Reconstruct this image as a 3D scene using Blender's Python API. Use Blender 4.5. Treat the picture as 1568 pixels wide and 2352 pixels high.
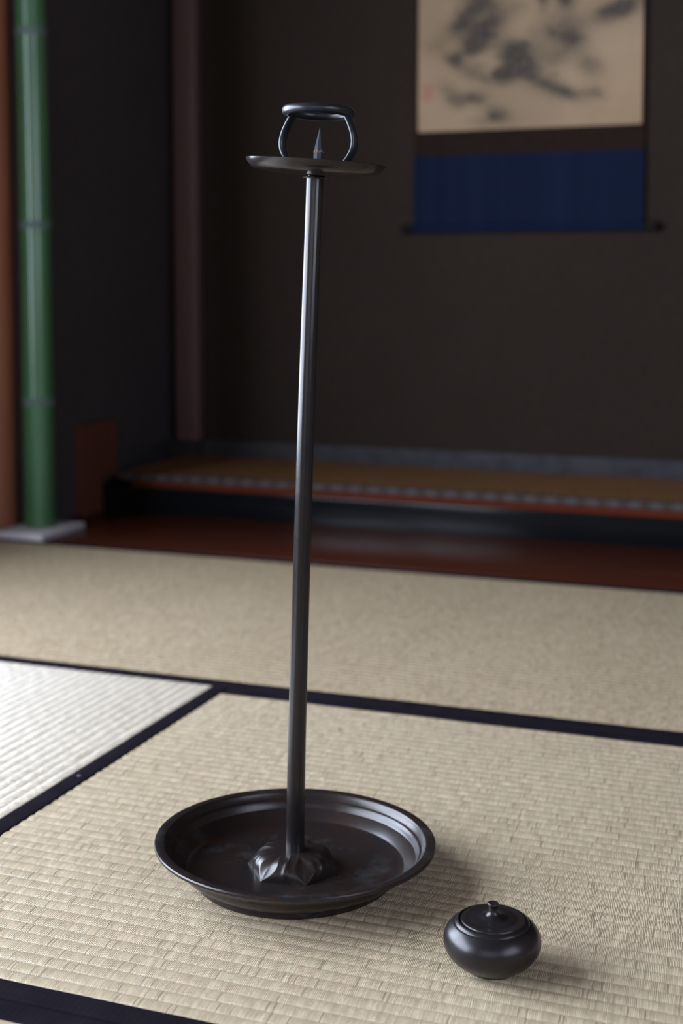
import bpy, bmesh, math, random
import numpy as np
from mathutils import Vector, Matrix

for o in list(bpy.data.objects):
    bpy.data.objects.remove(o)
SC = bpy.context.scene
COL = SC.collection
random.seed(7)
RAD = math.radians

# ------------------------------------------------------------------ camera
YAW, PITCH, FPX, CYPX, EYE = RAD(20.645), RAD(4.2824), 3165.0, 880.0, 0.65
cd = bpy.data.cameras.new('camera')
cam = bpy.data.objects.new('camera', cd)
COL.objects.link(cam)
cam.location = (0, 0, EYE)
cam.rotation_euler = (math.pi / 2 - PITCH, 0, YAW)
cd.sensor_fit = 'VERTICAL'
cd.sensor_height = 36.0
cd.sensor_width = 24.0
cd.lens = FPX / 2352 * 36.0
cd.shift_y = -(1176 - CYPX) / 2352
cd.clip_start = 0.02
cd.dof.use_dof = True
cd.dof.focus_distance = 1.40
cd.dof.aperture_fstop = 3.6
SC.camera = cam

# ------------------------------------------------------------------ world, lights, exposure
SC.view_settings.view_transform = 'Standard'
SC.view_settings.look = 'None'
SC.view_settings.gamma = 1.0
SC.view_settings.use_curve_mapping = False
SC.view_settings.exposure = 0.38
w = bpy.data.worlds.new('overcast_day')
SC.world = w
w.use_nodes = True
w.node_tree.nodes['Background'].inputs[0].default_value = (0.72, 0.83, 1.0, 1)
w.node_tree.nodes['Background'].inputs[1].default_value = 0.6


def area(name, loc, rot, sx, sy, power, color):
    ld = bpy.data.lights.new(name, 'AREA')
    ld.shape = 'RECTANGLE'
    ld.size, ld.size_y = sx, sy
    ld.energy = power
    ld.color = color
    lo = bpy.data.objects.new(name, ld)
    lo.location = loc
    lo.rotation_euler = rot
    COL.objects.link(lo)
    return lo


# daylight outside the sliding screens (left) and the small window (right)
DAY = (0.745, 0.835, 1.0)
area('daylight_left', (-2.44, 0.62, 1.10), (0, RAD(-90), 0), 1.6, 3.24, 242, DAY)
area('daylight_behind', (0.10, -1.52, 1.15), (RAD(90), 0, 0), 2.0, 1.7, 8, DAY)
area('daylight_right', (1.78, -0.05, 1.30), (0, RAD(90), 0), 1.4, 1.9, 40, (0.74, 0.78, 1.0))


# ------------------------------------------------------------------ node helpers
class NT:
    def __init__(self, name):
        self.m = bpy.data.materials.new(name)
        self.m.use_nodes = True
        self.t = self.m.node_tree
        self.b = self.t.nodes['Principled BSDF']

    def n(self, typ, **kw):
        x = self.t.nodes.new(typ)
        for k, v in kw.items():
            setattr(x, k, v)
        return x

    def l(self, a, b):
        self.t.links.new(a, b)

    def val(self, sock, v):
        if isinstance(v, (int, float)):
            sock.default_value = v
        elif isinstance(v, (tuple, list)):
            sock.default_value = v
        else:
            self.l(v, sock)

    def math(self, op, a, b=0.0, c=None, clamp=False):
        x = self.n('ShaderNodeMath', operation=op, use_clamp=clamp)
        self.val(x.inputs[0], a)
        self.val(x.inputs[1], b)
        if c is not None:
            self.val(x.inputs[2], c)
        return x.outputs[0]

    def mix(self, f, a, b, blend='MIX'):
        x = self.n('ShaderNodeMix', data_type='RGBA', blend_type=blend)
        self.val(x.inputs[0], f)
        for i, v in ((6, a), (7, b)):
            if isinstance(v, (tuple, list)):
                x.inputs[i].default_value = (*v[:3], 1)
            else:
                self.l(v, x.inputs[i])
        return x.outputs[2]

    def obj(self):
        return self.n('ShaderNodeTexCoord').outputs['Object']

    def mathvec(self, co, row):
        x = self.n('ShaderNodeCombineXYZ')
        self.l(self.math('MULTIPLY', row, 0.37), x.inputs[2])
        y = self.n('ShaderNodeVectorMath', operation='ADD')
        self.l(co, y.inputs[0])
        self.l(x.outputs[0], y.inputs[1])
        return y.outputs[0]

    def noise(self, vec, scale, detail=3.0, rough=0.5):
        x = self.n('ShaderNodeTexNoise')
        x.inputs['Scale'].default_value = scale
        x.inputs['Detail'].default_value = detail
        x.inputs['Roughness'].default_value = rough
        if vec is not None:
            self.l(vec, x.inputs['Vector'])
        return x.outputs['Fac']

    def mapping(self, vec, scale=(1, 1, 1), rot=(0, 0, 0)):
        x = self.n('ShaderNodeMapping')
        x.inputs['Scale'].default_value = scale
        x.inputs['Rotation'].default_value = rot
        self.l(vec, x.inputs['Vector'])
        return x.outputs[0]

    def remap(self, v, a, b, c=0.0, d=1.0):
        x = self.n('ShaderNodeMapRange')
        self.l(v, x.inputs[0])
        for i, q in enumerate((a, b, c, d)):
            x.inputs[i + 1].default_value = q
        return x.outputs[0]

    def bump(self, h, strength, dist):
        x = self.n('ShaderNodeBump')
        x.inputs['Strength'].default_value = strength
        x.inputs['Distance'].default_value = dist
        self.l(h, x.inputs['Height'])
        self.l(x.outputs[0], self.b.inputs['Normal'])
        return x

    def set(self, **kw):
        nm = dict(color='Base Color', rough='Roughness', metal='Metallic', spec='Specular IOR Level',
                  coat='Coat Weight', coatr='Coat Roughness', aniso='Anisotropic', anisor='Anisotropic Rotation',
                  tangent='Tangent', ior='IOR', sheen='Sheen Weight')
        for k, v in kw.items():
            s = self.b.inputs[nm[k]]
            if k == 'color' and isinstance(v, (tuple, list)):
                v = (*v[:3], 1)
            self.val(s, v)
        return self


# ------------------------------------------------------------------ materials
ROW = 0.0176


def mat_rush(name, c_lo, c_hi, tint_gap, spec=0.32, rough=0.42, aniso=0.9, ior=1.5, hues=0.22):
    """rush matting: local x runs along the ridges, local y along the rushes"""
    c_lo, c_hi, tint_gap = [tuple(0.89 * q for q in c) for c in (c_lo, c_hi, tint_gap)]
    k = NT(name)
    co = k.obj()
    s = k.n('ShaderNodeSeparateXYZ')
    k.l(co, s.inputs[0])
    u, v = s.outputs[0], s.outputs[1]
    row = k.math('FLOOR', k.math('DIVIDE', v, ROW))
    fr = k.math('FRACT', k.math('DIVIDE', v, ROW))
    sh = k.n('ShaderNodeTexWhiteNoise', noise_dimensions='1D')
    k.l(row, sh.inputs['W'])
    jit = k.math('MULTIPLY', sh.outputs['Value'], 0.9)
    slant = k.math('MULTIPLY', k.math('SUBTRACT', fr, 0.5), 0.9)
    uu = k.math('ADD', k.math('ADD', k.math('DIVIDE', u, 0.00155), jit), slant)
    wob = k.noise(k.mapping(k.mathvec(co, row), (1, 0.06, 1)), 60.0, 2.0)
    uu = k.math('ADD', uu, k.math('MULTIPLY', wob, 3.5))
    idx = k.math('FLOOR', uu)
    f2 = k.math('FRACT', uu)
    cv = k.n('ShaderNodeCombineXYZ')
    k.l(idx, cv.inputs[0])
    k.l(row, cv.inputs[1])
    wn = k.n('ShaderNodeTexWhiteNoise', noise_dimensions='2D')
    k.l(cv.outputs[0], wn.inputs['Vector'])
    hsh = wn.outputs['Value']
    wn2 = k.n('ShaderNodeTexWhiteNoise', noise_dimensions='1D')
    k.l(k.math('ADD', idx, 31.7), wn2.inputs['W'])
    # each rush: rounded; some gaps are deeper and darker
    prof = k.math('POWER', k.math('SINE', k.math('MULTIPLY', f2, math.pi)), 0.6)
    deep = k.math('LESS_THAN', hsh, 0.035)
    edge = k.math('MULTIPLY', k.math('LESS_THAN', f2, 0.36), deep)
    col = k.mix(hsh, c_lo, c_hi)
    big = k.noise(k.mapping(co, (1, 0.35, 1)), 9.0, 3.0)
    col = k.mix(k.remap(big, 0.35, 0.7, 0.0, 0.28), col, tint_gap)
    hue = k.noise(k.mapping(co, (1, 0.8, 1)), 70.0, 2.0)
    col = k.mix(k.remap(hue, 0.38, 0.62, 0.0, hues), col, (0.41, 0.39, 0.27))
    hue2 = k.noise(k.mapping(co, (1, 0.7, 1)), 48.0, 2.0)
    col = k.mix(k.remap(hue2, 0.5, 0.7, 0.0, hues), col, (0.46, 0.34, 0.26))
    strand = k.remap(wn2.outputs['Value'], 0, 1, 0.0, 0.2)
    col = k.mix(strand, col, c_lo)
    clar = k.remap(k.noise(k.mapping(co, (1, 0.8, 1)), 75.0, 3.0, 0.6), 0.36, 0.66, 0.12, 1.0)
    gap = k.math('MULTIPLY', k.math('MULTIPLY', k.math('SUBTRACT', 1.0, prof), 0.85), clar)
    col = k.mix(gap, col, tint_gap)
    col = k.mix(k.math('MULTIPLY', edge, 0.75), col, [q * 0.38 for q in tint_gap])
    vd = k.math('ABSOLUTE', k.math('SUBTRACT', fr, 0.5))
    col = k.mix(k.remap(vd, 0.43, 0.5, 0.0, 0.45), col, [q * 0.6 for q in tint_gap])
    k.l(col, k.b.inputs['Base Color'])
    h = k.math('SUBTRACT', k.math('MULTIPLY', prof, clar), k.math('MULTIPLY', edge, 1.3))
    h = k.math('ADD', h, k.math('MULTIPLY', hsh, 0.5))
    k.bump(h, 0.9, 0.0008)
    tan = k.n('ShaderNodeCombineXYZ')
    tan.inputs[0].default_value = 1.0
    vt = k.n('ShaderNodeVectorTransform', vector_type='VECTOR', convert_from='OBJECT', convert_to='WORLD')
    k.l(tan.outputs[0], vt.inputs[0])
    k.set(rough=rough, spec=spec, aniso=aniso, tangent=vt.outputs[0], ior=ior)
    return k.m


def mat_cloth(name, c, c2, freq=900.0, rough=0.75, spec=0.3):
    k = NT(name)
    co = k.obj()
    wv = k.n('ShaderNodeTexWave', wave_type='BANDS', bands_direction='X')
    wv.inputs['Scale'].default_value = freq / 20
    k.l(co, wv.inputs['Vector'])
    wv2 = k.n('ShaderNodeTexWave', wave_type='BANDS', bands_direction='Y')
    wv2.inputs['Scale'].default_value = freq / 20
    k.l(co, wv2.inputs['Vector'])
    h = k.math('ADD', wv.outputs['Fac'], wv2.outputs['Fac'])
    n = k.noise(co, 30.0, 4.0)
    k.l(k.mix(k.remap(n, 0.3, 0.7), c, c2), k.b.inputs['Base Color'])
    k.bump(h, 0.25, 0.0003)
    k.set(rough=rough, spec=spec)
    return k.m


def mat_wood(name, c1, c2, rough=0.4, scale=(14, 14, 0.8), spec=0.5, coat=0.0):
    k = NT(name)
    co = k.obj()
    n = k.noise(k.mapping(co, scale), 5.0, 6.0, 0.6)
    k.l(k.mix(k.remap(n, 0.3, 0.72), c1, c2), k.b.inputs['Base Color'])
    k.bump(n, 0.15, 0.002)
    k.set(rough=rough, spec=spec, coat=coat, coatr=0.08)
    return k.m


def mat_wall(name, c1, c2, scale=60.0):
    k = NT(name)
    co = k.obj()
    n = k.noise(co, scale, 6.0, 0.65)
    b = k.noise(co, 2.2, 3.0)
    c = k.mix(k.remap(n, 0.3, 0.7), c1, c2)
    c = k.mix(k.remap(b, 0.35, 0.7, 0, 0.3), c, [q * 0.75 for q in c1])
    k.l(c, k.b.inputs['Base Color'])
    k.bump(n, 0.4, 0.004)
    k.set(rough=0.95, spec=0.04)
    return k.m


def mat_bronze(name, base=(0.013, 0.012, 0.013), brown=(0.016, 0.0105, 0.009), rough=0.21, green=0.0, metal=0.15):
    k = NT(name)
    co = k.obj()
    n = k.noise(co, 28.0, 5.0, 0.6)
    fine = k.noise(co, 420.0, 3.0, 0.6)
    c = k.mix(k.remap(n, 0.35, 0.68), base, brown)
    if green > 0:
        g = k.noise(co, 17.0, 6.0, 0.7)
        c = k.mix(k.remap(g, 0.55, 0.75, 0.0, green), c, (0.085, 0.105, 0.11))
    k.l(c, k.b.inputs['Base Color'])
    k.l(k.math('ADD', k.remap(n, 0.3, 0.7, rough - 0.03, rough + 0.05), k.remap(fine, 0.3, 0.7, -0.02, 0.02)),
        k.b.inputs['Roughness'])
    k.bump(k.math('ADD', k.math('MULTIPLY', n, 0.6), k.math('MULTIPLY', fine, 0.03)), 0.06, 0.0010)
    k.set(metal=metal, spec=0.42)
    return k.m


def plain(name, c, rough=0.5, spec=0.5, metal=0.0, nscale=40.0, amp=0.12, bump=0.1):
    k = NT(name)
    n = k.noise(k.obj(), nscale, 4.0)
    k.l(k.mix(k.remap(n, 0.3, 0.7), [q * (1 - amp) for q in c], [q * (1 + amp) for q in c]), k.b.inputs['Base Color'])
    if bump:
        k.bump(n, bump, 0.002)
    k.set(rough=rough, spec=spec, metal=metal)
    return k.m


M = {}
M['rush'] = mat_rush('rush_weave', (0.405, 0.320, 0.212), (0.590, 0.484, 0.338), (0.345, 0.265, 0.165))
M['rush_sheen_tint'] = mat_rush('rush_weave_sheen_tint', (0.50, 0.42, 0.31), (0.63, 0.54, 0.415), (0.42, 0.34, 0.24),
                          spec=0.9, rough=0.37, aniso=0.95, ior=1.75)  # paler copy of the rush: window sheen painted into the colour, plus more gloss
M['rush_falloff_tint'] = mat_rush('rush_weave_falloff_tint', (0.368, 0.280, 0.178), (0.530, 0.420, 0.285), (0.31, 0.23, 0.138), spec=0.22)  # dimmer, warmer copy of the rush: light falloff toward the alcove painted into the colour
M['rush_old'] = mat_rush('rush_weave_aged', (0.165, 0.080, 0.033), (0.220, 0.110, 0.046), (0.110, 0.055, 0.025), spec=0.15, hues=0.0)
M['heri'] = mat_cloth('border_cloth', (0.0094, 0.0080, 0.0106), (0.0124, 0.0106, 0.0138), spec=0.0)
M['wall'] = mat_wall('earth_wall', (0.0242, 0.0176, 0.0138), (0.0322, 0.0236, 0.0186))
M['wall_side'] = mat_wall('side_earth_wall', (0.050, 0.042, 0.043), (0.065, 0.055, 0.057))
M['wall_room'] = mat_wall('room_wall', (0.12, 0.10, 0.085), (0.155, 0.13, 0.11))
M['ceiling'] = mat_wood('ceiling_wood', (0.045, 0.028, 0.018), (0.075, 0.05, 0.032), 0.6)
M['skirt'] = plain('skirting_paper', (0.032, 0.0295, 0.034), 0.7, 0.2, nscale=25, amp=0.25)
M['floor'] = mat_wood('subfloor_wood', (0.09, 0.055, 0.03), (0.13, 0.08, 0.045), 0.6, (1, 20, 20))
M['lacquer'] = plain('black_lacquer', (0.0042, 0.0044, 0.0052), 0.13, 0.13, nscale=6, amp=0.1, bump=0.02)
M['redstrip'] = mat_wood('red_wood_strip', (0.062, 0.0115, 0.0040), (0.088, 0.0170, 0.0060), 0.8, (0.8, 14, 14), 0.08)
M['board'] = mat_wood('red_brown_board', (0.042, 0.0105, 0.0052), (0.066, 0.0165, 0.0080), 0.24, (0.9, 16, 16), 0.1)
M['post_red'] = mat_wood('dark_red_post', (0.085, 0.043, 0.041), (0.110, 0.058, 0.054), 0.6)
M['post_orange'] = mat_wood('orange_brown_post', (0.23, 0.080, 0.038), (0.32, 0.115, 0.058), 0.5)
M['short_board'] = mat_wood('short_board_wood', (0.080, 0.023, 0.012), (0.115, 0.035, 0.019), 0.6)
M['shoji'] = mat_wood('screen_wood', (0.22, 0.13, 0.07), (0.30, 0.19, 0.11), 0.5)
M['stone'] = plain('pale_stone', (0.52, 0.49, 0.52), 0.7, 0.3, nscale=60, amp=0.2, bump=0.3)
M['bronze'] = mat_bronze('dark_bronze')
M['bronze_dish'] = mat_bronze('dark_bronze_dish', (0.0135, 0.0115, 0.012), (0.018, 0.0095, 0.007), 0.29, 0.3, 0.15)
M['bronze_blue'] = mat_bronze('blue_black_iron', (0.013, 0.016, 0.020), (0.011, 0.012, 0.014), 0.32, 0.12, 0.2)
M['bronze_pot'] = mat_bronze('dark_bronze_pot', (0.011, 0.010, 0.0115), (0.0125, 0.009, 0.0085), 0.29)
M['iron_spike'] = mat_bronze('spike_iron', (0.016, 0.021, 0.030), (0.012, 0.014, 0.020), 0.42, 0.2)
M['wax'] = plain('old_wax', (0.11, 0.068, 0.04), 0.7, 0.3, nscale=300, amp=0.35)
M['scroll_brown'] = mat_cloth('brown_brocade', (0.0170, 0.0098, 0.0078), (0.0220, 0.0130, 0.0106), spec=0.02)
M['scroll_rod'] = plain('dark_rod', (0.006, 0.005, 0.005), 0.6, 0.1)


def mat_blue():
    k = NT('indigo_cloth')
    co = k.obj()
    n = k.noise(k.mapping(co, (14, 1, 0.25)), 1.2, 3.0)
    f = k.noise(k.mapping(co, (60, 1, 60)), 6.0, 2.0)
    c = k.mix(k.remap(n, 0.3, 0.7), (0.0054, 0.0093, 0.0245), (0.0078, 0.0125, 0.0325))
    k.l(c, k.b.inputs['Base Color'])
    k.bump(f, 0.15, 0.0004)
    k.set(rough=0.85, spec=0.04)
    return k.m


M['scroll_blue'] = mat_blue()


def mat_bamboo():
    k = NT('green_bamboo')
    co = k.obj()
    n = k.noise(k.mapping(co, (30, 30, 1.2)), 2.5, 5.0)
    b = k.noise(co, 4.0, 2.0)
    c = k.mix(k.remap(n, 0.3, 0.7), (0.032, 0.108, 0.045), (0.050, 0.145, 0.068))
    c = k.mix(k.remap(b, 0.4, 0.7, 0, 0.45), c, (0.075, 0.105, 0.045))
    k.l(c, k.b.inputs['Base Color'])
    k.set(rough=0.25, spec=0.6)
    return k.m


M['bamboo'] = mat_bamboo()
M['bamboo_node'] = plain('bamboo_bloom', (0.095, 0.130, 0.122), 0.65, 0.2)


def mat_painting():
    k = NT('ink_painting')
    a = k.n('ShaderNodeAttribute', attribute_name='ink')
    co = k.obj()
    n = k.noise(co, 70.0, 5.0, 0.65)
    m = k.noise(co, 5.0, 3.0)
    paper = k.mix(k.remap(m, 0.35, 0.65), (0.325, 0.222, 0.132), (0.375, 0.264, 0.164))
    ink = k.math('MULTIPLY', a.outputs['Fac'], k.remap(n, 0.25, 0.75, 0.75, 1.2), clamp=True)
    c = k.mix(ink, paper, (0.040, 0.035, 0.031))
    k.l(c, k.b.inputs['Base Color'])
    k.set(rough=0.85, spec=0.2)
    return k.m


M['painting'] = mat_painting()


def mat_pattern():
    """grey woven border of the alcove mat with a repeating motif"""
    k = NT('patterned_border')
    s = k.n('ShaderNodeSeparateXYZ')
    k.l(k.obj(), s.inputs[0])
    w1 = k.math('SINE', k.math('MULTIPLY', s.outputs[0], 2 * math.pi / 0.052))
    c = k.mix(k.remap(w1, -0.5, 0.5), (0.042, 0.029, 0.026), (0.060, 0.050, 0.049))
    k.l(c, k.b.inputs['Base Color'])
    k.set(rough=0.8, spec=0.2)
    return k.m


M['pattern'] = mat_pattern()
M['seal'] = plain('faint_seal', (0.33, 0.175, 0.115), 0.85, 0.1, nscale=180, amp=0.3, bump=0)
M['lint'] = plain('lint', (0.085, 0.075, 0.11), 0.8, 0.2)


# ------------------------------------------------------------------ mesh helpers
def finish(bm, name, mat, parent=None, smooth=True, ang=32.0):
    if smooth:
        for f in bm.faces:
            f.smooth = True
        for e in bm.edges:
            if len(e.link_faces) == 2 and e.calc_face_angle(0.0) > RAD(ang):
                e.smooth = False
    me = bpy.data.meshes.new(name)
    bm.to_mesh(me)
    bm.free()
    me.materials.append(M[mat])
    o = bpy.data.objects.new(name, me)
    COL.objects.link(o)
    if parent:
        o.parent = parent
    return o


def add_box(bm, x0, x1, y0, y1, z0, z1, bev=0.0):
    r = bmesh.ops.create_cube(bm, size=1.0)
    for v in r['verts']:
        v.co = Vector(((x0 + x1) / 2 + v.co.x * (x1 - x0), (y0 + y1) / 2 + v.co.y * (y1 - y0),
                       (z0 + z1) / 2 + v.co.z * (z1 - z0)))
    if bev:
        es = {e for v in r['verts'] for e in v.link_edges}
        bmesh.ops.bevel(bm, geom=list(es), offset=bev, segments=2, affect='EDGES', profile=0.6)


def box(name, mat, b, parent=None, bev=0.002):
    bm = bmesh.new()
    add_box(bm, *b, bev=bev)
    return finish(bm, name, mat, parent)


def lathe(prof, seg=96, bm=None, xf=None):
    """prof: (r, z) from bottom centre round to top centre"""
    bm = bm or bmesh.new()
    rings = []
    for r, z in prof:
        if r < 1e-6:
            rings.append([bm.verts.new((0, 0, z))])
        else:
            rings.append([bm.verts.new((r * math.cos(2 * math.pi * i / seg), r * math.sin(2 * math.pi * i / seg), z))
                          for i in range(seg)])
    for a, b in zip(rings, rings[1:]):
        for i in range(seg):
            j = (i + 1) % seg
            if len(a) == 1 and len(b) == 1:
                continue
            if len(a) == 1:
                bm.faces.new((a[0], b[j], b[i]))
            elif len(b) == 1:
                bm.faces.new((a[i], a[j], b[0]))
            else:
                bm.faces.new((a[i], a[j], b[j], b[i]))
    if xf is not None:
        bmesh.ops.transform(bm, matrix=xf, verts=bm.verts)
    bmesh.ops.recalc_face_normals(bm, faces=bm.faces)
    return bm


def smooth_prof(pts, n=6):
    """Catmull-Rom through points"""
    out = []
    P = [pts[0]] + list(pts) + [pts[-1]]
    for i in range(1, len(P) - 2):
        p0, p1, p2, p3 = [np.array(q, float) for q in P[i - 1:i + 3]]
        for s in range(n):
            t = s / n
            out.append(tuple(0.5 * ((2 * p1) + (-p0 + p2) * t + (2 * p0 - 5 * p1 + 4 * p2 - p3) * t * t
                                    + (-p0 + 3 * p1 - 3 * p2 + p3) * t ** 3)))
    out.append(tuple(pts[-1]))
    return out


def sweep(path, ra, rb, side, seg=20, caps=True):
    """tube with elliptical section along path; side = fixed direction of the rb half-axis; ra/rb number or list"""
    bm = bmesh.new()
    P = [Vector(p) for p in path]
    n = len(P)
    rings = []
    for i, p in enumerate(P):
        t = (P[min(i + 1, n - 1)] - P[max(i - 1, 0)]).normalized()
        s = (Vector(side) - Vector(side).dot(t) * t).normalized()
        q = t.cross(s)
        a = ra[i] if hasattr(ra, '__len__') else ra
        b = rb[i] if hasattr(rb, '__len__') else rb
        rings.append([bm.verts.new(p + q * (a * math.cos(2 * math.pi * k / seg)) + s * (b * math.sin(2 * math.pi * k / seg)))
                      for k in range(seg)])
    for A, B in zip(rings, rings[1:]):
        for k in range(seg):
            bm.faces.new((A[k], A[(k + 1) % seg], B[(k + 1) % seg], B[k]))
    if caps:
        bm.faces.new(list(reversed(rings[0])))
        bm.faces.new(rings[-1])
    bmesh.ops.recalc_face_normals(bm, faces=bm.faces)
    return bm


def thing(name, label, cat, loc=(0, 0, 0), rotz=0.0, group=None):
    o = bpy.data.objects.new(name, None)
    o.empty_display_size = 0.05
    COL.objects.link(o)
    o.location = loc
    o.rotation_euler = (0, 0, rotz)
    return tag(o, label, cat, group)


def tag(o, label, cat, group=None):
    o['label'] = label
    o['category'] = cat
    if group:
        o['group'] = group
    return o


def struct(o, label=None):
    o['kind'] = 'structure'
    if label:
        o['label'] = label
    return o


# ------------------------------------------------------------------ the room
XW = -2.15
XL, XR, YB, YF, ZC = -2.012, 1.55, 3.836, -1.2, 2.42
struct(box('floor', 'floor', (-2.3, 1.7, YF - 0.1, 3.95, -0.12, -0.055), bev=0))
struct(box('ceiling', 'ceiling', (-2.3, 1.7, YF - 0.1, 3.95, ZC, ZC + 0.08), bev=0))
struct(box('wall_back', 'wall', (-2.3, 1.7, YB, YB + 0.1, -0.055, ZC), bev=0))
bm = bmesh.new()
for q in ((-2.3, -0.9, -0.055, ZC), (1.1, 1.7, -0.055, ZC), (-0.9, 1.1, -0.055, 0.3), (-0.9, 1.1, 2.0, ZC)):
    add_box(bm, q[0], q[1], YF - 0.12, YF, q[2], q[3])
struct(finish(bm, 'wall_front', 'wall_room', smooth=False))


def wall_with_holes(name, mat, x0, x1, holes, y0, y1, z0, z1):
    """wall in the y-z plane; holes = list of (ya, yb, za, zb), sorted by y"""
    bm = bmesh.new()
    y = y0
    for ya, yb, za, zb in holes:
        add_box(bm, x0, x1, y, ya, z0, z1)
        if za > z0:
            add_box(bm, x0, x1, ya, yb, z0, za)
        if zb < z1:
            add_box(bm, x0, x1, ya, yb, zb, z1)
        y = yb
    add_box(bm, x0, x1, y, y1, z0, z1)
    return finish(bm, name, mat, smooth=False)


LEFT_HOLES = [(-1.0, 2.24, 0.3, 1.9)]
struct(wall_with_holes('wall_left', 'wall_room', XW - 0.12, XW, LEFT_HOLES, YF, 2.98, -0.055, ZC))
struct(box('wall_alcove_left', 'wall_side', (XW - 0.12, XL, 3.045, YB, -0.055, ZC), bev=0))
RIGHT_HOLES = [(-1.0, 0.9, 0.6, 2.0)]
struct(wall_with_holes('wall_right', 'wall_room', XR, XR + 0.12, RIGHT_HOLES, YF, YB, -0.055, ZC))
# hanging wall above the alcove opening
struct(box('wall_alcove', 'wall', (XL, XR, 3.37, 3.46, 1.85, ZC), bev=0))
struct(box('trim_1', 'short_board', (XL, XR, 3.345, 3.47, 1.76, 1.85), bev=0.004),
       'dark wooden lintel across the top of the alcove opening')


def window(name, x0, x1, ya, yb, za, zb, posts, bars):
    root = bpy.data.objects.new(name, None)
    COL.objects.link(root)
    root['kind'] = 'structure'
    root.location = ((x0 + x1) / 2, (ya + yb) / 2, za)
    ox, oy, oz = root.location
    t = 0.045
    box('window_sill', 'shoji', (x0 - ox, x1 - ox, ya - oy, yb - oy, za - oz, za + t * 0.6 - oz), root)
    box('window_head', 'shoji', (x0 - ox, x1 - ox, ya - oy, yb - oy, zb - t - oz, zb - oz), root)
    for p in posts:
        box('window_post', 'shoji', (x0 - ox, x1 - ox, p - t / 2 - oy, p + t / 2 - oy, za + t * 0.6 - oz, zb - t - oz), root)
    for z in bars:
        box('window_bar', 'shoji', (x0 + 0.02 - ox, x1 - 0.02 - ox, ya - oy, yb - oy, z - 0.008 - oz, z + 0.008 - oz), root)
    return root


window('window_1', XW - 0.09, XW - 0.03, -1.0, 2.24, 0.3, 1.9, (-0.9775, 0.1, 1.15, 2.2175), ())
window('window_2', XR + 0.03, XR + 0.09, -1.0, 0.9, 0.6, 2.0, (-0.9775, -0.05, 0.8775), (1.07, 1.53))
w3 = window('window_3', -0.03, 0.03, -1.0, 1.0, 0.3, 2.0, (-0.9775, -0.33, 0.33, 0.9775), ())
w3.location = (0.1, YF - 0.06, 0.3)
w3.rotation_euler = (0, 0, RAD(90))

# skirting of the alcove
ZT = 0.106
struct(box('baseboard_back', 'skirt', (XL, XR, YB - 0.006, YB, 0.09, 0.155), bev=0.001))
struct(box('baseboard_left', 'skirt', (XL, XL + 0.006, 3.50, YB - 0.006, 0.09, 0.155), bev=0.001))

# alcove front beam, board in front of it, posts
KY = 3.371
k1 = struct(box('trim_2', 'lacquer', (XL + 0.002, XR, KY, KY + 0.09, -0.05, 0.074), bev=0.003),
            'black lacquered beam along the front edge of the alcove')
box('edge_strip', 'redstrip', (-1.90, XR, KY + 0.003, KY + 0.06, 0.074, 0.0915), k1, bev=0.002)
struct(box('trim_3', 'lacquer', (XL, XR, KY + 0.09, YB, -0.05, 0.0905), bev=0.001),
       'black wooden alcove platform under the aged rush mat')
struct(box('trim_4', 'board', (XL, XR, 2.925, KY, -0.05, 0.001), bev=0.002),
       'glossy reddish brown floor board between tatami and alcove beam')
struct(box('trim_5', 'post_red', (-1.974, -1.896, YB - 0.050, YB, 0.155, ZC), bev=0.006),
       'dark reddish square post in the back left corner of the alcove')


def round_post():
    bm = lathe([(0, -0.05), (0.060, -0.05), (0.060, ZC), (0, ZC)], 48)
    o = finish(bm, 'trim_6', 'post_orange')
    o.location = (-2.106, 3.020, 0)
    return struct(o, 'orange brown round post at the far left beside the bamboo')


round_post()
bm = bmesh.new()
add_box(bm, XL, XL + 0.022, 3.268, 3.369, 0.001, 0.252)
add_box(bm, XL, XL + 0.022, 3.369, 3.45, 0.0925, 0.252)
bmesh.ops.remove_doubles(bm, verts=bm.verts, dist=0.0001)
struct(finish(bm, 'trim_7', 'short_board', smooth=False),
       'short reddish board standing upright between bamboo post and black beam')


struct(box('trim_8', 'shoji', (XW, -2.032, YF, 2.92, -0.05, -0.001), bev=0.002), 'plain wooden sill strip along the foot of the left wall')


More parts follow.
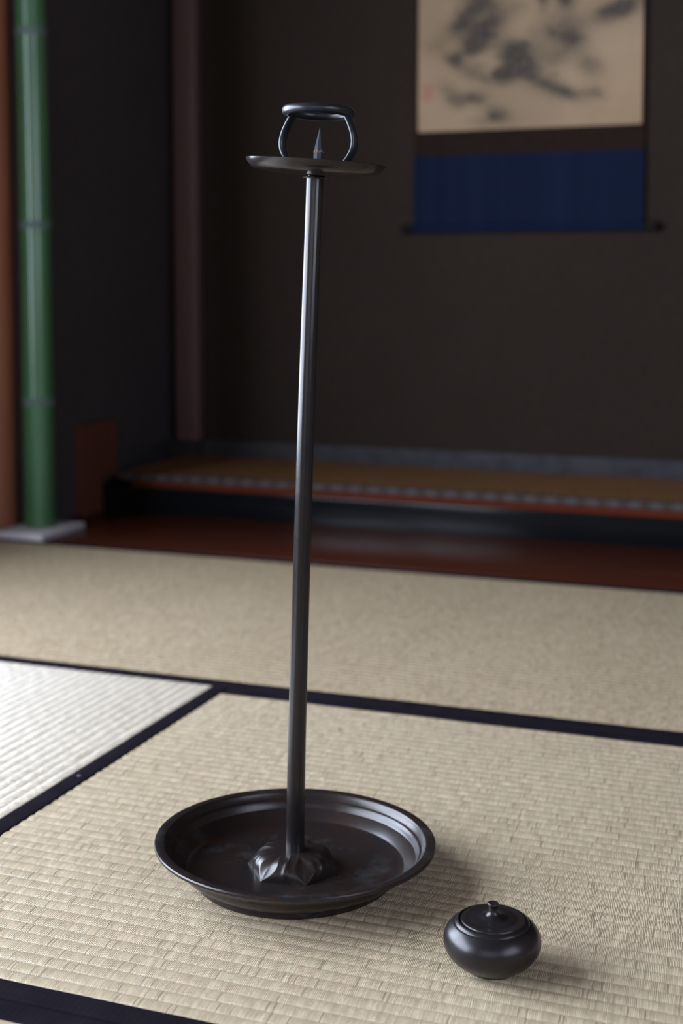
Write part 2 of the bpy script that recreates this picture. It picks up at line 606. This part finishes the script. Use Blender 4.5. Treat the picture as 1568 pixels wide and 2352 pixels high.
# ------------------------------------------------------------------ tatami mats
def rush_grid(name, mat, L, W, parent, z0=0.0, x0=0.0, y0=0.0, ncol=90, per=10, depth=0.0016, heri0=0.0, seed=1):
    """woven cover: ridges along local x, rounded rows along local y"""
    rng = np.random.default_rng(seed)
    rows = int(round(W / ROW))
    ny = rows * per + 1
    nx = ncol + 1
    xs = np.linspace(x0, x0 + L, nx)
    ys = np.linspace(y0, y0 + rows * ROW, ny)
    t = (np.arange(ny) % per) / per
    prof = np.abs(np.sin(np.pi * t)) ** 0.62
    rowid = np.minimum(np.arange(ny) // per, rows - 1)
    Z = np.zeros((ny, nx))
    amp = 1 + 0.18 * rng.standard_normal((rows + 1, nx))
    for i in range(3):
        amp = (np.roll(amp, 1, 1) + amp + np.roll(amp, -1, 1)) / 3
    Z = z0 - depth + depth * prof[:, None] * np.clip(amp[rowid], 0.7, 1.0)
    X, Y = np.meshgrid(xs, ys)
    wob = 0.0008 * np.sin(X * 31 + rowid[:, None] * 1.7) * (prof[:, None])
    co = np.stack([X, Y + wob, Z], -1).reshape(-1, 3)
    idx = np.arange(ny * nx).reshape(ny, nx)
    f = np.stack([idx[:-1, :-1], idx[:-1, 1:], idx[1:, 1:], idx[1:, :-1]], -1).reshape(-1, 4)
    me = bpy.data.meshes.new(name)
    me.vertices.add(len(co))
    me.vertices.foreach_set('co', co.astype(np.float32).ravel())
    me.loops.add(f.size)
    me.loops.foreach_set('vertex_index', f.ravel().astype(np.int32))
    me.polygons.add(len(f))
    me.polygons.foreach_set('loop_start', np.arange(0, f.size, 4, dtype=np.int32))
    me.polygons.foreach_set('loop_total', np.full(len(f), 4, np.int32))
    me.update(calc_edges=True)
    me.polygons.foreach_set('use_smooth', np.ones(len(f), bool))
    me.materials.append(M[mat])
    o = bpy.data.objects.new(name, me)
    COL.objects.link(o)
    o.parent = parent
    return o


HW = 0.0300


def tatami(label, cx, cy, L, W, rotz, mat='rush', seed=1, per=10, ncol=90, depth=0.0016):
    """mat centred at cx, cy; long side along local x"""
    t = thing('tatami_mat', label, 'tatami mat', (cx, cy, -0.055), rotz, 'tatami mats covering the floor')
    g = 0.0004
    inner = W - 2 * HW
    rows = int(round(inner / ROW))
    iw = rows * ROW
    o = rush_grid('rush_cover', mat, L - 2 * g, iw, t, 0.055, -L / 2 + g, -iw / 2, ncol, per, depth, seed=seed)
    box('straw_core', 'rush', (-L / 2 + g, L / 2 - g, -W / 2 + 0.003, W / 2 - 0.003, 0.0, 0.0515), t, bev=0)
    for s in (-1, 1):
        # border cloth: rounded strip, wraps over the long edge
        bm = bmesh.new()
        ya, yb = iw / 2 - 0.001, W / 2 - 0.0003
        sec = [(yb, 0.004), (yb, 0.0535), (yb - 0.0015, 0.0547), (yb - 0.004, 0.0551), (ya + 0.004, 0.0552),
               (ya + 0.0012, 0.0549), (ya, 0.0540), (ya, 0.052)]
        n = 60
        cols = []
        for i in range(n + 1):
            x = -L / 2 + g + (L - 2 * g) * i / n
            dz = 0.00015 * math.sin(i * 1.9 + seed) - 0.0001
            cols.append([bm.verts.new((x, s * y, z + (dz if z > 0.05 else 0))) for y, z in sec])
        for A, B in zip(cols, cols[1:]):
            for j in range(len(sec) - 1):
                bm.faces.new((A[j], A[j + 1], B[j + 1], B[j]))
        bmesh.ops.recalc_face_normals(bm, faces=bm.faces)
        b = finish(bm, 'border_strip', 'heri', t, ang=60)
    return t


ML, MW = 1.876, 0.938
YC1, YC2 = 1.0204, 1.9585
XJ = -0.9300
front = tatami('tatami mat with black borders under the tall bronze candle stand', XJ + ML / 2 + 0.001, (YC1 + YC2) / 2, ML, MW, 0,
               seed=3, per=14, ncol=200)
tatami('wide far tatami mat between the glossy floor board and the candle stand mat', -2.03 + ML / 2, (YC2 + 2.924) / 2, ML,
       2.924 - YC2 - 0.001, 0, mat='rush_falloff_tint', seed=5)
side = tatami('brightest tatami mat at left, whitened by sheen in its colour, its border running diagonally', XJ - MW / 2, YC2 - ML / 2, ML, MW, RAD(90),
       mat='rush_sheen_tint', seed=9, depth=0.0007)
bm = bmesh.new()
bmesh.ops.create_icosphere(bm, subdivisions=2, radius=0.0026)
bmesh.ops.scale(bm, vec=(1, 1.3, 0.4), verts=bm.verts)
lint = finish(bm, 'lint_speck', 'lint', side)
lint.location = (1.5317 - side.location.y, -(-0.9449 - side.location.x), 0.0556)
lint['label'] = 'pale speck of lint'
tatami('tatami mat showing only a black border strip in the bottom left corner', XJ + ML / 2 + 0.001, YC1 - MW / 2 - 0.0005, ML, MW, 0, seed=11)
tatami('tatami mat continuing to the right past the seam of the wide far mat', -2.03 + ML * 1.5 + 0.002, (YC2 + 2.924) / 2, ML,
       2.924 - YC2 - 0.001, 0, mat='rush_falloff_tint', seed=13)

# the aged mat on the alcove platform
am = thing('alcove_mat', 'aged golden brown rush mat with grey patterned border on the alcove platform', 'tatami mat',
           (0, KY, 0.0915))
rush_grid('rush_cover', 'rush_old', 3.9, YB - KY - 0.058, am, 0.0165, -1.945, 0.036, 60, 8, seed=21)
box('straw_core', 'rush_old', (-1.945, 1.93, 0.024, YB - KY - 0.012, 0, 0.0135), am, bev=0)
bm = bmesh.new()
add_box(bm, -1.947, 1.93, 0.007, 0.040, 0.0003, 0.0172, bev=0.002)
finish(bm, 'border_strip', 'pattern', am)

# ------------------------------------------------------------------ hanging scroll
SX0, SX1 = -1.205, -0.5705
sc = thing('hanging_scroll', 'hanging scroll with faded ink landscape and dark blue lower cloth on the alcove wall', 'scroll',
           ((SX0 + SX1) / 2, YB - 0.014, 0.786))
cx = (SX0 + SX1) / 2
hw = (SX1 - SX0) / 2


def sheet(name, mat, xa, xb, za, zb, y, th=0.002, wave=0.0015, nx=48, nz=24, ink=None):
    """hanging sheet with real thickness and a slight ripple"""
    bm = bmesh.new()
    F, Bk = [], []
    for j in range(nz + 1):
        z = za + (zb - za) * j / nz
        rf, rb = [], []
        for i in range(nx + 1):
            x = xa + (xb - xa) * i / nx
            yy = y + wave * math.sin(x * 23.0 + 1.0) * 0.7
            rf.append(bm.verts.new((x, yy - th / 2, z)))
            rb.append(bm.verts.new((x, yy + th / 2, z)))
        F.append(rf)
        Bk.append(rb)
    for j in range(nz):
        for i in range(nx):
            bm.faces.new((F[j][i], F[j][i + 1], F[j + 1][i + 1], F[j + 1][i]))
            bm.faces.new((Bk[j][i], Bk[j + 1][i], Bk[j + 1][i + 1], Bk[j][i + 1]))
    for j in range(nz):
        bm.faces.new((F[j][0], F[j + 1][0], Bk[j + 1][0], Bk[j][0]))
        bm.faces.new((F[j][nx], Bk[j][nx], Bk[j + 1][nx], F[j + 1][nx]))
    for i in range(nx):
        bm.faces.new((F[0][i], Bk[0][i], Bk[0][i + 1], F[0][i + 1]))
        bm.faces.new((F[nz][i], F[nz][i + 1], Bk[nz][i + 1], Bk[nz][i]))
    bmesh.ops.recalc_face_normals(bm, faces=bm.faces)
    o = finish(bm, name, mat, sc, ang=50)
    if ink:
        me = o.data
        at = me.attributes.new('ink', 'FLOAT', 'POINT')
        for v in me.vertices:
            at.data[v.index].value = ink(v.co.x, v.co.z)
    return o


sheet('mount_panel', 'scroll_brown', -hw - 0.010, hw + 0.008, 0.205, 1.02, 0.004, wave=0.001)
sheet('lower_cloth', 'scroll_blue', -hw - 0.011, hw + 0.008, 0.012, 0.218, 0.001)

# ink washes of the landscape: (x, y in the crop of the picture, half-length, half-width, angle in degrees, density)
BLOBS = [(420, 100, 95, 40, -40, .75), (490, 180, 90, 45, -10, .85), (470, 270, 75, 32, -15, .95), (350, 330, 42, 24, 30, .7),
         (690, 300, 75, 52, 25, 1.0), (640, 420, 60, 36, -15, .95), (740, 380, 80, 40, 25, .55), (460, 400, 80, 40, 20, .5),
         (960, 200, 85, 75, 40, .6), (1000, 270, 60, 40, 10, .4), (840, 20, 28, 60, 0, .6), (960, 30, 42, 50, 0, .8),
         (1220, 125, 105, 38, -14, .75), (1270, 80, 80, 25, -10, .4), (900, 340, 70, 40, 10, .4), (1090, 400, 70, 45, 35, .5),
         (880, 490, 120, 34, 22, .65), (980, 535, 60, 24, 20, .4), (1110, 535, 50, 26, 10, .5), (380, 540, 60, 32, 5, .5),
         (480, 530, 55, 32, 5, .5), (320, 480, 60, 35, 30, .3), (600, 620, 60, 32, 20, .55), (520, 660, 80, 26, 0, .3),
         (540, 40, 80, 60, 0, .45), (600, 110, 70, 50, 10, .4), (250, 250, 60, 40, 0, .22), (820, 220, 60, 90, 10, .3),
         (700, 60, 60, 50, 0, .28), (420, -60, 90, 60, 20, .6), (900, -80, 120, 60, -20, .5), (620, -150, 140, 60, 10, .5),
         (1150, -120, 60, 90, 0, .35), (350, -220, 90, 90, 30, .4)]
rngi = random.Random(4)
for q in range(70):
    bx, by, a, b, an, d = BLOBS[q % 30]
    BLOBS.append((bx + rngi.uniform(-1, 1) * a, by + rngi.uniform(-1, 1) * a * .6, rngi.uniform(12, 34), rngi.uniform(7, 14),
                  an + rngi.uniform(-40, 40), d * rngi.uniform(0.25, 0.5)))


def ink(x, z):
    px = 155 + (x + hw) / (2 * hw) * 1205
    py = 700 - (z - 0.289) / (2 * hw) * 1205
    s = 0.15 + 0.10 * math.sin(px * 0.006 + 0.5) * math.sin(py * 0.007 + 1.0)
    for bx, by, a, b, an, d in BLOBS:
        dx, dy = px - bx, py - by
        if abs(dx) > 2.4 * a + 40 or abs(dy) > 2.4 * a + 40:
            continue
        c, n = math.cos(RAD(an)), math.sin(RAD(an))
        q = ((dx * c + dy * n) / a) ** 2 + ((-dx * n + dy * c) / b) ** 2
        s += d * 0.95 * math.exp(-q * 0.62)
    return min(s, 0.93)


sheet('painting', 'painting', -hw, hw, 0.287, 0.97, 0.0015, wave=0.001, nx=150, nz=170, ink=ink)
sl = sheet('seal_stamp', 'seal', -hw + 0.012, -hw + 0.044, 0.375, 0.425, -0.0002, th=0.0008, wave=0.001, nx=4, nz=4)
sl['label'] = 'faint red seal stamp'
rod = lathe([(0, -hw - 0.012), (0.012, -hw - 0.012), (0.012, hw + 0.010), (0, hw + 0.010)], 24,
            xf=Matrix.Translation((0, -0.001, 0.010)) @ Matrix.Rotation(RAD(90), 4, 'Y'))
rod = finish(rod, 'roller', 'scroll_blue', sc)
for s in (-1, 1):
    kp = smooth_prof([(0.009, 0), (0.010, 0.008), (0.0125, 0.020), (0.014, 0.032), (0.013, 0.036)], 4)
    bm = lathe([(0, 0)] + kp + [(0, 0.037)], 24,
               xf=Matrix.Translation((s * (hw + 0.010), -0.001, 0.010)) @ Matrix.Rotation(RAD(90 * s), 4, 'Y'))
    finish(bm, 'roller_knob', 'scroll_rod', rod)
bm = lathe([(0, -hw - 0.012), (0.008, -hw - 0.012), (0.008, hw + 0.012), (0, hw + 0.012)], 16,
           xf=Matrix.Translation((0, 0.002, 1.02)) @ Matrix.Rotation(RAD(90), 4, 'Y'))
finish(bm, 'top_rod', 'scroll_rod', sc)

# ------------------------------------------------------------------ bamboo post on its stone
sb = box('stone_plate', 'stone', (-0.07, 0.07, -0.10, 0.10, 0, 0.017), bev=0.004)
sb.location = (-1.958, 3.005, 0.001)
tag(sb, 'flat pale grey stone plate under the foot of the bamboo post', 'stone plate')
bt = thing('bamboo_post', 'upright green bamboo post with pale nodes standing on a flat stone', 'bamboo post', (-1.962, 3.010, 0.018))
NODES = [0.0, 0.326, 0.772, 1.252, 1.70, 2.15]
R0 = 0.0385


def bx(z):
    return 0.004 * math.sin(z * 2.1) - 0.0035 * z


for a, b in zip(NODES, NODES[1:]):
    pr = [(0, a + 0.002)] + [(R0 * (1 - 0.02 * (a + t * (b - a))) * (1 + 0.035 * (abs(2 * t - 1) ** 8)), a + 0.002 + t * (b - a - 0.004))
                             for t in [i / 24 for i in range(25)]] + [(0, b - 0.002)]
    bm = lathe(pr, 48)
    for v in bm.verts:
        v.co.x += bx(v.co.z)
    finish(bm, 'culm_segment', 'bamboo', bt, ang=50)
for z in NODES[1:-1]:
    r = R0 * (1 - 0.02 * z)
    pr = [(0, z - 0.012), (r * 1.035, z - 0.012), (r * 1.05, z - 0.007), (r * 1.03, z - 0.003), (r * 0.99, z), (r * 1.06, z + 0.004),
          (r * 1.03, z + 0.009), (0, z + 0.009)]
    bm = lathe(pr, 48)
    for v in bm.verts:
        v.co.x += bx(z)
    finish(bm, 'culm_node', 'bamboo_node', bt, ang=60)

# ------------------------------------------------------------------ candle stand
# local x = to the right as seen from the camera, local y = away from it
st = thing('candle_stand', 'tall dark bronze candle stand with round drip dish base on tatami', 'candle stand', (-0.5655, 1.3560, 0.0005), YAW)


def settle(o):
    """the old stand leans a little: the foot sits flat, everything above it tips 1.1 degrees right and 0.7 back"""
    for v in o.data.vertices:
        f = min(max(v.co.z / 0.034, 0.0), 1.0)
        v.co = Matrix.Rotation(RAD(1.1 * f), 3, 'Y') @ (Matrix.Rotation(RAD(-0.7 * f), 3, 'X') @ v.co)
    return o


dish = [(0, 0.0035), (0.099, 0.0035), (0.102, 0.0015), (0.104, 0.0), (0.1095, 0.0), (0.1105, 0.0012), (0.1112, 0.0065),
        (0.1130, 0.0078), (0.1155, 0.0082), (0.1175, 0.0100), (0.1215, 0.0140), (0.1225, 0.0147), (0.1310, 0.0222), (0.1320, 0.0226),
        (0.1420, 0.0305), (0.1475, 0.0335), (0.1522, 0.0350), (0.1535, 0.0362), (0.1537, 0.0385), (0.1528, 0.0398), (0.1505, 0.0402),
        (0.1435, 0.0398), (0.1424, 0.0390), (0.1418, 0.0374), (0.1385, 0.0325), (0.1376, 0.0316), (0.1362, 0.0312), (0.1352, 0.0302),
        (0.1335, 0.0262), (0.1315, 0.0218), (0.1285, 0.0176), (0.1245, 0.0142), (0.1190, 0.0117), (0.1120, 0.0102), (0.1000, 0.0093),
        (0.0700, 0.0088), (0.0, 0.0085)]
finish(lathe(dish, 160), 'drip_dish', 'bronze_dish', st, ang=38)


def flower():
    bm = bmesh.new()
    nphi, nt = 288, 40
    PH0, RV, H, RT, ZB = RAD(-70), 0.0500, 0.0190, 0.0108, 0.0085
    rings = []
    for j in range(nt + 1):
        t = j / nt
        ring = []
        for i in range(nphi):
            ph = 2 * math.pi * i / nphi
            d = (ph - PH0) % (math.pi / 3)
            hexr = RV * math.cos(math.pi / 6) / math.cos(d - math.pi / 6)
            dv = min(d, math.pi / 3 - d)                 # angle from nearest corner
            dm = math.pi / 6 - dv                        # angle from middle of the side
            a = t * math.pi / 2
            # rounded shoulder near the top, hexagon at the foot
            R = hexr * (1 - t) + (RV * 0.93) * t
            r = RT + (R - RT) * max(math.cos(a), 0) ** 0.5
            z = ZB + H * math.sin(a) ** 0.9
            # pointed leaf-shaped hollow along every corner
            w = RAD(15.5) * max(math.sin(math.pi * min(max((t - 0.04) / 0.94, 0), 1)), 0) ** 0.75
            dep = 0.0
            if w > 1e-4 and dv < w:
                q = dv / w
                dep = 0.0044 * math.sin(math.pi * min(t * 1.05, 1)) ** 0.8 * (1 - q ** 1.4)
            # soft rib along the middle of every side
            dep -= 0.0016 * math.exp(-(dm / RAD(4.5)) ** 2) * math.sin(math.pi * t)
            nr, nz = math.cos(a), math.sin(a)
            r = max(r - dep * max(nr, 0.35), RT * 0.9)
            z = z - dep * 0.75 * nz
            ring.append(bm.verts.new((r * math.cos(ph), r * math.sin(ph), z)))
        rings.append(ring)
    # small skirt down into the dish floor
    base = []
    for i in range(nphi):
        v = rings[0][i].co
        base.append(bm.verts.new((v.x * 1.04, v.y * 1.04, ZB - 0.0006)))
    rings.insert(0, base)
    for A, B in zip(rings, rings[1:]):
        for i in range(nphi):
            k = (i + 1) % nphi
            bm.faces.new((A[i], A[k], B[k], B[i]))
    bm.faces.new(rings[-1])
    bmesh.ops.recalc_face_normals(bm, faces=bm.faces)
    for v in bm.verts:      # the cast boss sits a little off the stem axis
        k = 1.0 - min(max((v.co.z - ZB) / H, 0.0), 1.0) * 0.6
        v.co += Vector((-0.0032 * k, -0.0036 * k, 0))
    return finish(bm, 'petal_boss', 'bronze_dish', st, ang=28)


flower()

ZS = 0.7575            # top of the stem
BEND = [(0.0, 0.0), (0.0921, -0.0008), (0.2397, 0.0004), (0.4811, 0.0030), (0.62, 0.0054), (ZS, 0.0083)]


def bend(z):
    zs, xs = zip(*BEND)
    return float(np.interp(z, zs, xs))


path, rad = [], []
for i in range(81):
    z = 0.020 + (ZS - 0.020) * i / 80
    xx = sum(bend(min(max(z + d, 0), ZS)) for d in (-0.06, -0.03, 0, 0.03, 0.06)) / 5 if 0.06 < z < ZS - 0.06 else bend(z)
    path.append((xx, 0, z))
    r = float(np.interp(z, [0.02, 0.05, 0.2397, 0.48, 0.70, ZS], [0.0102, 0.0101, 0.0096, 0.0092, 0.0090, 0.0091]))
    rad.append(r)
finish(sweep(path, rad, rad, (0, 1, 0), 48), 'stem', 'bronze', st, ang=50)

# frame of the tilted top
TOP = Matrix.Translation((path[-1][0] + 0.0010, 0, ZS)) @ Matrix.Rotation(RAD(2.6), 4, 'Y')
LEV = TOP.copy()
TRAY = TOP @ Matrix.Translation((-0.0010, 0, 0)) @ Matrix.Rotation(RAD(3.4), 4, 'X')
col = [(0, -0.0008), (0.0095, -0.0008), (0.0140, -0.0005), (0.0149, 0.0003), (0.0140, 0.0011), (0.0095, 0.0014), (0.0088, 0.0024),
       (0.0088, 0.006), (0, 0.006)]
finish(lathe(col, 64, xf=TOP), 'collar', 'bronze', st)
tr = [(0, 0.0026), (0.030, 0.0034), (0.052, 0.0052), (0.0640, 0.0070), (0.0685, 0.0088), (0.0722, 0.0128), (0.0744, 0.0166), (0.0748, 0.0176),
      (0.0742, 0.0180), (0.0732, 0.0176), (0.0705, 0.0132), (0.0672, 0.0104), (0.0630, 0.0088), (0.050, 0.0074), (0, 0.0060)]
finish(lathe(tr, 128, xf=TRAY), 'tray', 'bronze', st, ang=50)

# ring carried by two curved arms, and the candle spike
ZR = 0.0176
RC = 0.0338
ringp = [(RC * math.cos(a), RC * math.sin(a), 0) for a in [2 * math.pi * i / 96 for i in range(97)]]
bm = bmesh.new()
rr = []
for i in range(96):
    a = 2 * math.pi * i / 96
    rr.append([bm.verts.new(((RC + 0.0052 * math.cos(b)) * math.cos(a), (RC + 0.0052 * math.cos(b)) * math.sin(a), 0.0053 * math.sin(b)))
               for b in [2 * math.pi * k / 24 for k in range(24)]])
for i in range(96):
    A, B = rr[i], rr[(i + 1) % 96]
    for k in range(24):
        bm.faces.new((A[k], B[k], B[(k + 1) % 24], A[(k + 1) % 24]))
bmesh.ops.recalc_face_normals(bm, faces=bm.faces)
bmesh.ops.transform(bm, matrix=LEV @ Matrix.Translation((-0.0015, 0, ZR + 0.0525)) @ Matrix.Rotation(RAD(-1.0), 4, 'Y'), verts=bm.verts)
finish(bm, 'candle_ring', 'bronze_blue', st, ang=60)
ARM = smooth_prof([(0.0225, 0.0075), (0.0330, 0.0165), (0.0400, 0.0265), (0.0428, 0.0360), (0.0415, 0.0465), (0.0370, 0.0575),
                   (0.0315, 0.0670)], 6)
for az in (154, -26):
    ca, sa = math.cos(RAD(az)), math.sin(RAD(az))
    p = [(rho * ca, rho * sa, z) for rho, z in ARM]
    bm = sweep(p, 0.0032, 0.0066, (-sa, ca, 0), 24)
    bmesh.ops.transform(bm, matrix=LEV, verts=bm.verts)
    finish(bm, 'ring_arm', 'bronze_blue', st, ang=60)


def spike():
    bm = bmesh.new()
    lev = [(0.006, 0.0060, 0.0054), (ZR + 0.010, 0.0058, 0.0052), (ZR + 0.0125, 0.0055, 0.0050), (ZR + 0.022, 0.0036, 0.0034), (ZR + 0.0362, 0.0005, 0.0005)]
    rings = []
    for z, a, b in lev:
        ring = []
        for k in range(8):
            an = 2 * math.pi * k / 8 + RAD(28)
            s = 1.0 if k % 2 == 0 else 0.86
            ring.append(bm.verts.new((a * s * math.cos(an), b * s * math.sin(an), z)))
        rings.append(ring)
    for A, B in zip(rings, rings[1:]):
        for k in range(8):
            bm.faces.new((A[k], A[(k + 1) % 8], B[(k + 1) % 8], B[k]))
    bm.faces.new(rings[-1])
    bmesh.ops.recalc_face_normals(bm, faces=bm.faces)
    bmesh.ops.transform(bm, matrix=LEV @ Matrix.Translation((0.0012, 0, 0)), verts=bm.verts)
    o = finish(bm, 'candle_spike', 'iron_spike', st, ang=20)
    # crust of old wax round the spike
    bm = bmesh.new()
    lo, hi = [], []
    for k in range(24):
        an = 2 * math.pi * k / 24
        r = 0.0054 + 0.0004 * math.sin(k * 2.3)
        lo.append(bm.verts.new((r * math.cos(an), r * 0.93 * math.sin(an), ZR + 0.0098 + 0.0012 * math.sin(k * 1.3))))
        hi.append(bm.verts.new((r * 0.96 * math.cos(an), r * 0.9 * math.sin(an), ZR + 0.0123 + 0.0012 * math.sin(k * 1.9 + 1))))
    for k in range(24):
        j = (k + 1) % 24
        bm.faces.new((lo[k], lo[j], hi[j], hi[k]))
    bmesh.ops.transform(bm, matrix=LEV @ Matrix.Translation((0.0012, 0, 0)), verts=bm.verts)
    wx = finish(bm, 'wax_crust', 'wax', o)
    wx['label'] = 'ochre crust of old wax'
    return o


spike()

for ch in [o for o in bpy.data.objects if o.parent == st or (o.parent and o.parent.parent == st)]:
    settle(ch)

# ------------------------------------------------------------------ lidded pot
pt = thing('lidded_pot', 'small round dark bronze pot with knobbed lid on tatami beside the stand', 'pot', (-0.3115, 1.2310, -0.0005), YAW)
body = [(0, 0.0012), (0.0195, 0.0012), (0.0205, 0.0), (0.0235, 0.0), (0.0245, 0.0010)]
A_, ZM, BL, BU = 0.0462, 0.0285, 0.0305, 0.0262
t0 = -math.acos(0.0255 / A_)
for i in range(41):
    a = t0 + (math.acos(0.0362 / A_) - t0) * i / 40
    body.append((A_ * math.cos(a) ** 0.96, ZM + (BL if a < 0 else BU) * math.sin(a)))
zr = body[-1][1]
body += [(0.0355, zr + 0.0002), (0.0350, zr + 0.0010), (0.0342, zr + 0.0019), (0.0330, zr + 0.0028), (0.0319, zr + 0.0030),
         (0.0316, zr + 0.0024), (0.0316, zr - 0.0015), (0.0250, zr - 0.003), (0, zr - 0.003)]
finish(lathe(body, 128), 'pot_body', 'bronze_pot', pt, ang=45)
zl = zr + 0.0012
lid = [(0, zl - 0.002), (0.0295, zl - 0.002), (0.0306, zl), (0.0307, zl + 0.0018), (0.0301, zl + 0.0026), (0.0245, zl + 0.0034),
       (0.0236, zl + 0.0029), (0.0228, zl + 0.0031), (0.0160, zl + 0.0042), (0.0112, zl + 0.0047), (0.0104, zl + 0.0053), (0.0094, zl + 0.0056),
       (0.0070, zl + 0.0062), (0, zl + 0.0066)]
ld = finish(lathe(lid, 96), 'pot_lid', 'bronze_pot', pt, ang=45)
zk = zl + 0.0058
kn = [(0, zk)] + smooth_prof([(0.0080, zk), (0.0060, zk + 0.0016), (0.0046, zk + 0.0040), (0.0042, zk + 0.0068), (0.0046, zk + 0.0086), (0.0053, zk + 0.0096),
                              (0.0054, zk + 0.0112), (0.0048, zk + 0.0120)], 4) + [(0.0040, zk + 0.0116), (0, zk + 0.0110)]
finish(lathe(kn, 48), 'lid_knob', 'bronze_pot', ld, ang=50)
ld.location.x = 0.0008
